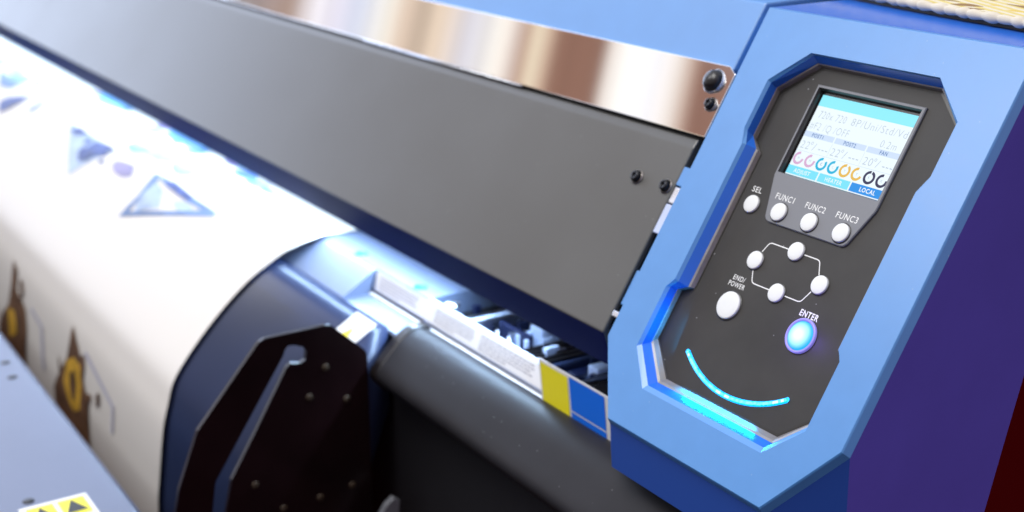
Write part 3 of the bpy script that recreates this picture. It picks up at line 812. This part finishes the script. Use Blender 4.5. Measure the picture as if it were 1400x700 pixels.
# ------------------------------------------------------------------ the printed banner
XB0, XB1 = -2.28, -.531
MOT = {
'lilac': ('ink_li', [[(-0.99, 0.1346), (-0.999, 0.1158), (-0.965, 0.1059), (-0.877, 0.112), (-0.852, 0.127), (-0.891, 0.1405), (-0.939, 0.1408)],
                     [(-0.973, 0.1807), (-0.958, 0.1617), (-0.903, 0.1535), (-0.873, 0.1561), (-0.886, 0.1743), (-0.937, 0.1842)]]),
'sheet': ('ink_pale', [[(-1.169, 0.1571), (-1.027, 0.2111), (-1.006, 0.1809), (-0.987, 0.1559), (-1.07, 0.1561)]]),
'pale': ('ink_lb', [
                    [(-0.834, 0.2139), (-0.837, 0.1842), (-0.859, 0.1539), (-0.84, 0.1534), (-0.834, 0.1759), (-0.822, 0.2051)],
                    [(-0.834, 0.2139), (-0.822, 0.203), (-0.734, 0.1722), (-0.7, 0.1565), (-0.682, 0.1542), (-0.68, 0.1593), (-0.748, 0.1843)],
                    [(-0.859, 0.1539), (-0.825, 0.1519), (-0.756, 0.1539), (-0.682, 0.1542), (-0.693, 0.1597), (-0.749, 0.1612), (-0.811, 0.1596)],
                    [(-1.571, 0.1484), (-1.52, 0.1479), (-1.445, 0.1542), (-1.454, 0.1639), (-1.497, 0.1687)],
                    [(-1.316, 0.1761), (-1.314, 0.1495), (-1.302, 0.1551), (-1.299, 0.1744)]]),
'cyan': ('ink_cy', [[(-1.05, .06), (-.98, .10), (-.90, .092), (-.84, .062), (-.80, .085), (-.73, .072), (-.70, .045), (-.90, .03)], [(-1.30, .075), (-1.22, .11), (-1.16, .10), (-1.12, .06), (-1.2, .04)], [(-1.75, .12), (-1.66, .16), (-1.60, .15), (-1.58, .10)], [(-0.827, 0.1345), (-0.818, 0.1173), (-0.783, 0.1032), (-0.76, 0.1004), (-0.757, 0.1213), (-0.785, 0.1303)],
                    [(-1.566, 0.1439), (-1.556, 0.1189), (-1.496, 0.1172), (-1.498, 0.1391)]]),
'blue': ('ink_b', [[(-1.057, 0.1837), (-1.054, 0.1743), (-1.052, 0.1605), (-1.015, 0.1555), (-0.991, 0.1562), (-1.019, 0.1824), (-1.034, 0.1921)],
                   [(-1.147, 0.1656), (-1.126, 0.1558), (-1.092, 0.157), (-1.115, 0.1678)],
                   [(-0.823, 0.1549), (-0.807, 0.1503), (-0.763, 0.1528), (-0.743, 0.154), (-0.746, 0.16), (-0.774, 0.1607), (-0.807, 0.1594)],
                   [(-1.429, 0.1881), (-1.42, 0.1758), (-1.386, 0.1763), (-1.362, 0.1553), (-1.363, 0.1713), (-1.375, 0.1893), (-1.39, 0.2003)]]),
'grey': ('ink_gr', [[(-0.942, 0.1311), (-0.934, 0.1191), (-0.878, 0.1196), (-0.872, 0.1303), (-0.91, 0.1338)],
                    [(-0.992, 0.1233), (-0.988, 0.1143), (-0.969, 0.1136), (-0.966, 0.1234)]]),
'brown': ('ink_br', [[(-1.044, 0.328), (-1.023, 0.3353), (-1.024, 0.3572), (-0.993, 0.3628), (-0.98, 0.3689), (-0.97, 0.3923), (-0.977, 0.425), (-0.98, 0.47), (-1.072, 0.47), (-1.115, 0.4437), (-1.09, 0.4097), (-1.055, 0.3838), (-1.045, 0.3545)],
                     [(-0.801, 0.3301), (-0.787, 0.3393), (-0.789, 0.3508), (-0.768, 0.353), (-0.757, 0.3463), (-0.753, 0.3568), (-0.755, 0.3727), (-0.744, 0.3816), (-0.725, 0.3778), (-0.733, 0.389), (-0.745, 0.3998), (-0.730, 0.46), (-0.80, 0.47), (-0.850, 0.46), (-0.859, 0.4162), (-0.836, 0.3917), (-0.812, 0.3678), (-0.806, 0.3477)],
                     [(-1.36, .37), (-1.33, .34), (-1.31, .40), (-1.28, .47), (-1.40, .47)], [(-.835, .40), (-.845, .375), (-.825, .39), (-.82, .42)], [(-.712, .372), (-.702, .366), (-.70, .378), (-.71, .384)], [(-1.01, .345), (-1.0, .338), (-.99, .352), (-1.0, .362)]]),
'line': ('ink_ln', [[(-0.956, 0.3583), (-0.909, 0.3647), (-0.914, 0.3688), (-0.961, 0.3625)], [(-0.909, 0.3647), (-0.893, 0.4089), (-0.902, 0.4122), (-0.917, 0.3681)],
                    [(-0.751, 0.3413), (-0.658, 0.3636), (-0.664, 0.3672), (-0.758, 0.3456)], [(-0.658, 0.3636), (-0.656, 0.3895), (-0.662, 0.3919), (-0.664, 0.3672)],
                    [(-0.681, 0.1538), (-0.534, 0.1571), (-0.535, 0.1584), (-0.68, 0.1559)], [(-0.701, 0.128), (-0.726, 0.0792), (-0.752, 0.0438), (-0.746, 0.0457), (-0.718, 0.082), (-0.697, 0.1291)]]),
'yellow': ('ink_ye', [[(-1.054, 0.388), (-1.027, 0.3842), (-1.012, 0.4058), (-1.05, 0.4227)],
                      [(-0.812, 0.3708), (-0.788, 0.3595), (-0.767, 0.3616), (-0.759, 0.3817), (-0.761, 0.4056), (-0.783, 0.4155), (-0.803, 0.4094), (-0.819, 0.3952)]]),
'heart': ('ink_br', [[(-0.8, 0.3808), (-0.785, 0.3726), (-0.776, 0.384), (-0.776, 0.4018), (-0.789, 0.4043), (-0.798, 0.394)]]),
}
def inside(poly, x, y):
    r = False; n = len(poly)
    for i in range(n):
        (x0, y0), (x1, y1) = poly[i], poly[i - 1]
        if (y0 > y) != (y1 > y) and x < (x1 - x0) * (y - y0) / (y1 - y0) + x0: r = not r
    return r
bn = MB()
NS = 90
rows = [ARC[-1] * k / NS for k in range(NS + 1)]
xs = [XB0, -1.9, -1.5, -1.2, -1.0, -.9, -.8, -.7, -.6, XB1]
grid = [[bn.bm.verts.new((x, *on_path(s, .0006))) for x in xs] for s in rows]
pi_ = bn.mi(M['paper'])
for i in range(NS):
    for j in range(len(xs) - 1):
        f = bn.bm.faces.new((grid[i][j], grid[i][j + 1], grid[i + 1][j + 1], grid[i + 1][j])); f.smooth = True; f.material_index = pi_
rp_ = random.Random(11)
def blob(cx, cs, rx, rs):
    n = 9; t0 = rp_.uniform(0, 6)
    return [(cx + rx * rp_.uniform(.55, 1.1) * cos(t0 + 2 * pi * k / n), cs + rs * rp_.uniform(.55, 1.1) * sin(t0 + 2 * pi * k / n)) for k in range(n)]
MOT['lilac'][1].pop()
extra = {'ink_li': [], 'ink_cy': [], 'ink_lb': [], 'ink_gr': [], 'ink_b': []}
for (x0, x1, s0, s1, n) in ((-1.04, -.80, .05, .145, 16), (-.82, -.70, .05, .125, 9), (-1.78, -1.38, .09, .185, 16), (-1.36, -1.10, .06, .13, 8)):
    for k in range(n):
        mm = rp_.choice(['ink_li', 'ink_cy', 'ink_lb', 'ink_lb', 'ink_gr', 'ink_cy', 'ink_b'])
        z_ = .45 if mm in ('ink_b', 'ink_gr') else 1.0
        extra[mm].append(blob(rp_.uniform(x0, x1), rp_.uniform(s0, s1), z_ * rp_.uniform(.012, .045), z_ * rp_.uniform(.006, .017)))
for k in range(7): extra['ink_b'].append(blob(-1.07 + .014 * k, .172 + rp_.uniform(-.012, .010), rp_.uniform(.006, .014), rp_.uniform(.004, .008)))
extra['ink_pale'] = [[(-0.834, 0.1855), (-0.845, 0.1594), (-0.806, 0.1654), (-0.777, 0.1827), (-0.813, 0.2)], blob(-.745, .168, .03, .006)]
extra['ink_li'] += [blob(-.925, .170, .045, .013)]
for k_, v_ in extra.items(): MOT['extra ' + k_] = (k_, v_)
MOT = dict(sorted(MOT.items(), key=lambda kv: ['ink_pale', 'ink_li', 'ink_lb', 'ink_cy', 'ink_ln', 'ink_gr', 'ink_b', 'ink_br', 'ink_ye'].index(kv[1][0])))
MOT['heart'] = MOT.pop('heart')
lay = .0010
for key_, (mm, polys) in MOT.items():
    for po in polys:
        step = .006 if mm != 'ink_ln' else .0016
        x0, x1 = min(p[0] for p in po), max(p[0] for p in po); s0, s1 = min(p[1] for p in po), max(p[1] for p in po)
        bm = bmesh.new(); v = [bm.verts.new((x, s, 0)) for x, s in po]
        f = bm.faces.new(v); bmesh.ops.triangulate(bm, faces=[f])
        for _ in range(3):
            long_ = [e for e in bm.edges if abs(e.verts[0].co.y - e.verts[1].co.y) > .006]
            if not long_: break
            bmesh.ops.subdivide_edges(bm, edges=long_, cuts=1)
            bmesh.ops.triangulate(bm, faces=bm.faces[:])
        for w in bm.verts: q = on_path(w.co.y, lay); w.co = Vector((w.co.x, q.x, q.y))
        bmesh.ops.recalc_face_normals(bm, faces=bm.faces[:])
        bn.join(bm, M[mm])
    lay += .00008
bn.bm.normal_update()
BED = True
banner = bn.build('printed_banner')
BED = False
banner['label'] = 'white printed banner with blue triangles and brown flame motifs curving down over the apron'
banner['category'] = 'banner'

# ------------------------------------------------------------------ woven mat lying on the tower top
zt2 = zt + .0012
edge = [(-.19, .142), (-.150, .139), (-.115, .131), (-.074, .1225), (-.024, .1140), (.030, .1065), (.078, .099), (.120, .093)]
ec = catmull(edge, 14)
mt = empty('woven_mat', (-.02, .24, zt), 'cream and yellow woven mat with a scalloped cord edge on the blue tower top', 'mat')
cm = MB(); rr = []
acc = 0; pts = []
for i, p in enumerate(ec):
    if i: acc += (p - ec[i - 1]).length
    pts.append((acc, p))
NP = 420
out = []
for k in range(NP):
    s = acc * k / (NP - 1); i = max(j for j in range(len(pts)) if pts[j][0] <= s + 1e-9); i = min(i, len(pts) - 2)
    t = (s - pts[i][0]) / (pts[i + 1][0] - pts[i][0]); p = pts[i][1].lerp(pts[i + 1][1], t)
    ph = (s / .0105 + .12 * sin(s * 140)) % 1.0
    r = .0021 + (.0009 + .0004 * sin(s * 311)) * abs(sin(pi * ph)) ** .7
    out.append(Vector((p.x, p.y, zt2 + .0044))); rr.append(r)
cm.tube(out, rr, M['cord'], 14)
cm.build('cord_edge', mt)
rg = MB()
top = [(p.x, p.y + .001) for p in ec] + [(.120, .29), (-.19, .29)]
rg.prism([(x, y, zt2 + .0022) for x, y in top], (0, 0, .0046), M['rug'])
rg.build('woven_top', mt)
bk = MB(); bk.prism([(x, y + .0015, zt2 - .0006) for x, y in top], (0, 0, .0024), M['dark']); bk.build('mat_shade', mt)  # dark sheet added as the shadow gap under the mat

# ------------------------------------------------------------------ floor
fl = MB(); fl.face([(-40, -40, 0), (40, -40, 0), (40, 40, 0), (-40, 40, 0)], M['floor'])
flo = fl.build('floor'); flo['kind'] = 'structure'; flo['label'] = 'dark red carpet floor far below the printer'; flo['category'] = 'floor'

# ------------------------------------------------------------------ light
w = bpy.data.worlds.new('World'); S.world = w; w.use_nodes = True
N = w.node_tree.nodes; L = w.node_tree.links; N.clear()
tc = N.new('ShaderNodeTexCoord'); sep = N.new('ShaderNodeSeparateXYZ'); L.new(tc.outputs['Generated'], sep.inputs[0])
at = N.new('ShaderNodeMath'); at.operation = 'ARCTAN2'; L.new(sep.outputs['Y'], at.inputs[0]); L.new(sep.outputs['X'], at.inputs[1])
# azimuth 0..360 -> 0..1
dv = N.new('ShaderNodeMath'); dv.operation = 'DIVIDE'; dv.inputs[1].default_value = 2 * pi; L.new(at.outputs[0], dv.inputs[0])
fr2 = N.new('ShaderNodeMath'); fr2.operation = 'FRACT'; L.new(dv.outputs[0], fr2.inputs[0])
# made-up colour bands, set for the reflections they give in the steel strip
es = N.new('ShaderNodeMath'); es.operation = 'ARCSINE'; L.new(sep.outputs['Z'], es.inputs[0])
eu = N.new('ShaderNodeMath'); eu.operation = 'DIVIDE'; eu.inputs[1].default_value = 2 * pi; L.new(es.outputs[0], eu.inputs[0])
tsum = N.new('ShaderNodeMath'); L.new(fr2.outputs[0], tsum.inputs[0]); L.new(eu.outputs[0], tsum.inputs[1])   # bands tilted to stand upright in the strip's reflection: azimuth + elevation
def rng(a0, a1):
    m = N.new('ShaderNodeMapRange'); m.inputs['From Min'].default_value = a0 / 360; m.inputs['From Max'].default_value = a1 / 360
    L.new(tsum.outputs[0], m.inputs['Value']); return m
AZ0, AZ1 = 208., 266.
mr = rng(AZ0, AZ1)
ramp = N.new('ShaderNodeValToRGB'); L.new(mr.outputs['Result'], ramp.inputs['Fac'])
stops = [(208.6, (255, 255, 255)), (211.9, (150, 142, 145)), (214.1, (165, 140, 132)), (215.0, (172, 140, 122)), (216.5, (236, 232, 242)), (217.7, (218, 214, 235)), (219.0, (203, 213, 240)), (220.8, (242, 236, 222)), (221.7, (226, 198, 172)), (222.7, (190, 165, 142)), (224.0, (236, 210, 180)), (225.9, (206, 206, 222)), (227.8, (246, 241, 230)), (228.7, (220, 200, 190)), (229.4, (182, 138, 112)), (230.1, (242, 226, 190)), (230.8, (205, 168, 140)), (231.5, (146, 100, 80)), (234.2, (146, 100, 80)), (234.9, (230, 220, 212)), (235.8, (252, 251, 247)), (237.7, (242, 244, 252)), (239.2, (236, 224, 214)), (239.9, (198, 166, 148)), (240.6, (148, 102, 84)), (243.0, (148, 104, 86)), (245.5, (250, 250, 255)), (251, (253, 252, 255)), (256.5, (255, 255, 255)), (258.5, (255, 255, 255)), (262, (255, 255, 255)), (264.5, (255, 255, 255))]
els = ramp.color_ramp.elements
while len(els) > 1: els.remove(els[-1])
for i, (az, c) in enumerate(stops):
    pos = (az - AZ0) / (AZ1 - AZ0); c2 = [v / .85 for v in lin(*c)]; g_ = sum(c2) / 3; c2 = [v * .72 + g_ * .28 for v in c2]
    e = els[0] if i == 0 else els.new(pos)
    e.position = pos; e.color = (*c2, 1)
    if az > 244: k_ = {245.5: .95, 251: 1.15, 256.5: 1.2, 258.5: 5.5, 262: 5.0, 264.5: 1.0}[az]; e.color = (k_ * .98, k_ * 1.0, k_ * 1.10, 1)  # bright bands added for the sheen on the blue panel face
    if i == 0: e.color = (3.0, 3.5, 4.6, 1)  # bluish glare added to lighten the cover's left end
# outside that sector: a general dim hall, with an added bright patch for the cover's sheen
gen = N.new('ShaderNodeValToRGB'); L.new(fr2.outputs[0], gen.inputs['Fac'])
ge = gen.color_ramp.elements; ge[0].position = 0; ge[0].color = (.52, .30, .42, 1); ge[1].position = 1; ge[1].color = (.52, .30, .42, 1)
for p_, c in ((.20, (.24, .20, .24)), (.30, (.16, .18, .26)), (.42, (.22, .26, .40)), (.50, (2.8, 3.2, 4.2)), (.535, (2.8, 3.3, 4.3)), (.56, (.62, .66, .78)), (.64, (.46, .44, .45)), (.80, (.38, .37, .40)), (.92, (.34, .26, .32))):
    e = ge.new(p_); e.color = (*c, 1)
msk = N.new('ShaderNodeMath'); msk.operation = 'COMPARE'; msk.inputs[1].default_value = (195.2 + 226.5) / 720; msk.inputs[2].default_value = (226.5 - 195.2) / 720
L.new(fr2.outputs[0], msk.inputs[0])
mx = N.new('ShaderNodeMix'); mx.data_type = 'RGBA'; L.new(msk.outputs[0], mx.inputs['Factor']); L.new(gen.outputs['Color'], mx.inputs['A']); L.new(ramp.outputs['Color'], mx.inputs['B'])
# ceiling above, dark floor below
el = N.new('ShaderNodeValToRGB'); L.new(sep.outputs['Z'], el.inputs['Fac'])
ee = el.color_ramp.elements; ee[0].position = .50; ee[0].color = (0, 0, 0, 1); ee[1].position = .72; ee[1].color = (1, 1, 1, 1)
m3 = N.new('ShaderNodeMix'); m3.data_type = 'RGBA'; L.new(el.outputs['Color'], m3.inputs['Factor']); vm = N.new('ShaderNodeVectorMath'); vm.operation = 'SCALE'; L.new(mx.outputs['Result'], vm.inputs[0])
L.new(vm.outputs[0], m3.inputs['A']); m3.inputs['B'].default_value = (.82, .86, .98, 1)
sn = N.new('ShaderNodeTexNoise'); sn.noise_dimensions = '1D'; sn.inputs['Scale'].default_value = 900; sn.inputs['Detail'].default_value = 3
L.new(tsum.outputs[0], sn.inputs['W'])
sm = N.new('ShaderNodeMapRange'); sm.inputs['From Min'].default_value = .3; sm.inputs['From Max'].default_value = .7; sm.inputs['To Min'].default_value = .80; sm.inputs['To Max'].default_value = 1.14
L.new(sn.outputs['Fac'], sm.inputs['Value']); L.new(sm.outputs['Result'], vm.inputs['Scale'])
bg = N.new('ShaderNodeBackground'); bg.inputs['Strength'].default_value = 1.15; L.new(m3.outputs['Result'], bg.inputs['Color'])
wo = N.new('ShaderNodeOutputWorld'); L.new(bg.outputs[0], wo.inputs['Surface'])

def area(name, loc, target, sx_, sy_, e, col):
    d = bpy.data.lights.new(name, 'AREA'); d.shape = 'RECTANGLE'; d.size = sx_; d.size_y = sy_; d.energy = e; d.color = col
    o = bpy.data.objects.new(name, d); COL.objects.link(o); o.location = loc
    v = Vector(target) - Vector(loc); o.rotation_euler = v.to_track_quat('-Z', 'Y').to_euler(); return o
area('hall_lamp', (-.4, -1.1, 3.3), (-.2, 0, 1), 1.6, 1.2, 50, (1.0, .98, .95))
area('side_lamp', (-1.76, -1.80, 3.0), (.06, 0, 1.05), .55, .55, 10, (1.0, .98, 1.0))
area('under_cover_lamp', (-1.29, -.020, .8985), (-1.29, -.1, .80), 2.10, .010, 6.5, (.50, .72, 1.0)).rotation_euler = (radians(-42), 0, 0)
# light thrown by the lit arc and the lit key onto the panel round them
def aim(o, z, x):
    z = -Vector(z).normalized(); x = Vector(x); x = (x - z * x.dot(z)).normalized(); y = z.cross(x)
    o.rotation_euler = Matrix((x, y, z)).transposed().to_euler()
o = area('arc_glow', P(-18, -95.5, 2.4), (0, 0, 0), .060, .0015, .045, (.0, .42, 1.0)); aim(o, -UW + NW * .7, UX)
o = area('arc_glow', P(-66, -70, 2.4), (0, 0, 0), .022, .0015, .012, (.0, .38, 1.0)); aim(o, -UX - UW * .1 + NW * .7, UW)
pl_ = bpy.data.lights.new('key_glow', 'POINT'); pl_.energy = .009; pl_.color = (.20, .10, 1.0); pl_.shadow_soft_size = .004
po_ = bpy.data.objects.new('key_glow', pl_); COL.objects.link(po_); po_.location = P(14.2, -44, 13.0)

# ------------------------------------------------------------------ camera
cam = bpy.data.cameras.new('camera'); co = bpy.data.objects.new('camera', cam); COL.objects.link(co); S.camera = co
co.location = (.50055, -.52195, 1.22757)
vd = Vector((-0.800133, 0.514969, -0.307562)); up = Vector((0, 0, 1))
zax = -vd.normalized(); xax = up.cross(zax).normalized(); yax = zax.cross(xax)
co.rotation_euler = Matrix((xax, yax, zax)).transposed().to_euler()
cam.sensor_width = 36; cam.lens = 36 * 1842.63 / 1400; cam.clip_start = .02; cam.clip_end = 200
cam.dof.use_dof = True; cam.dof.focus_distance = .715; cam.dof.aperture_fstop = 6.4; cam.dof.aperture_blades = 9

S.view_settings.view_transform = 'Standard'; S.view_settings.look = 'None'; S.view_settings.exposure = 0; S.view_settings.gamma = 1
S.cycles.use_denoising = True; S.cycles.max_bounces = 8; S.cycles.sample_clamp_indirect = 6
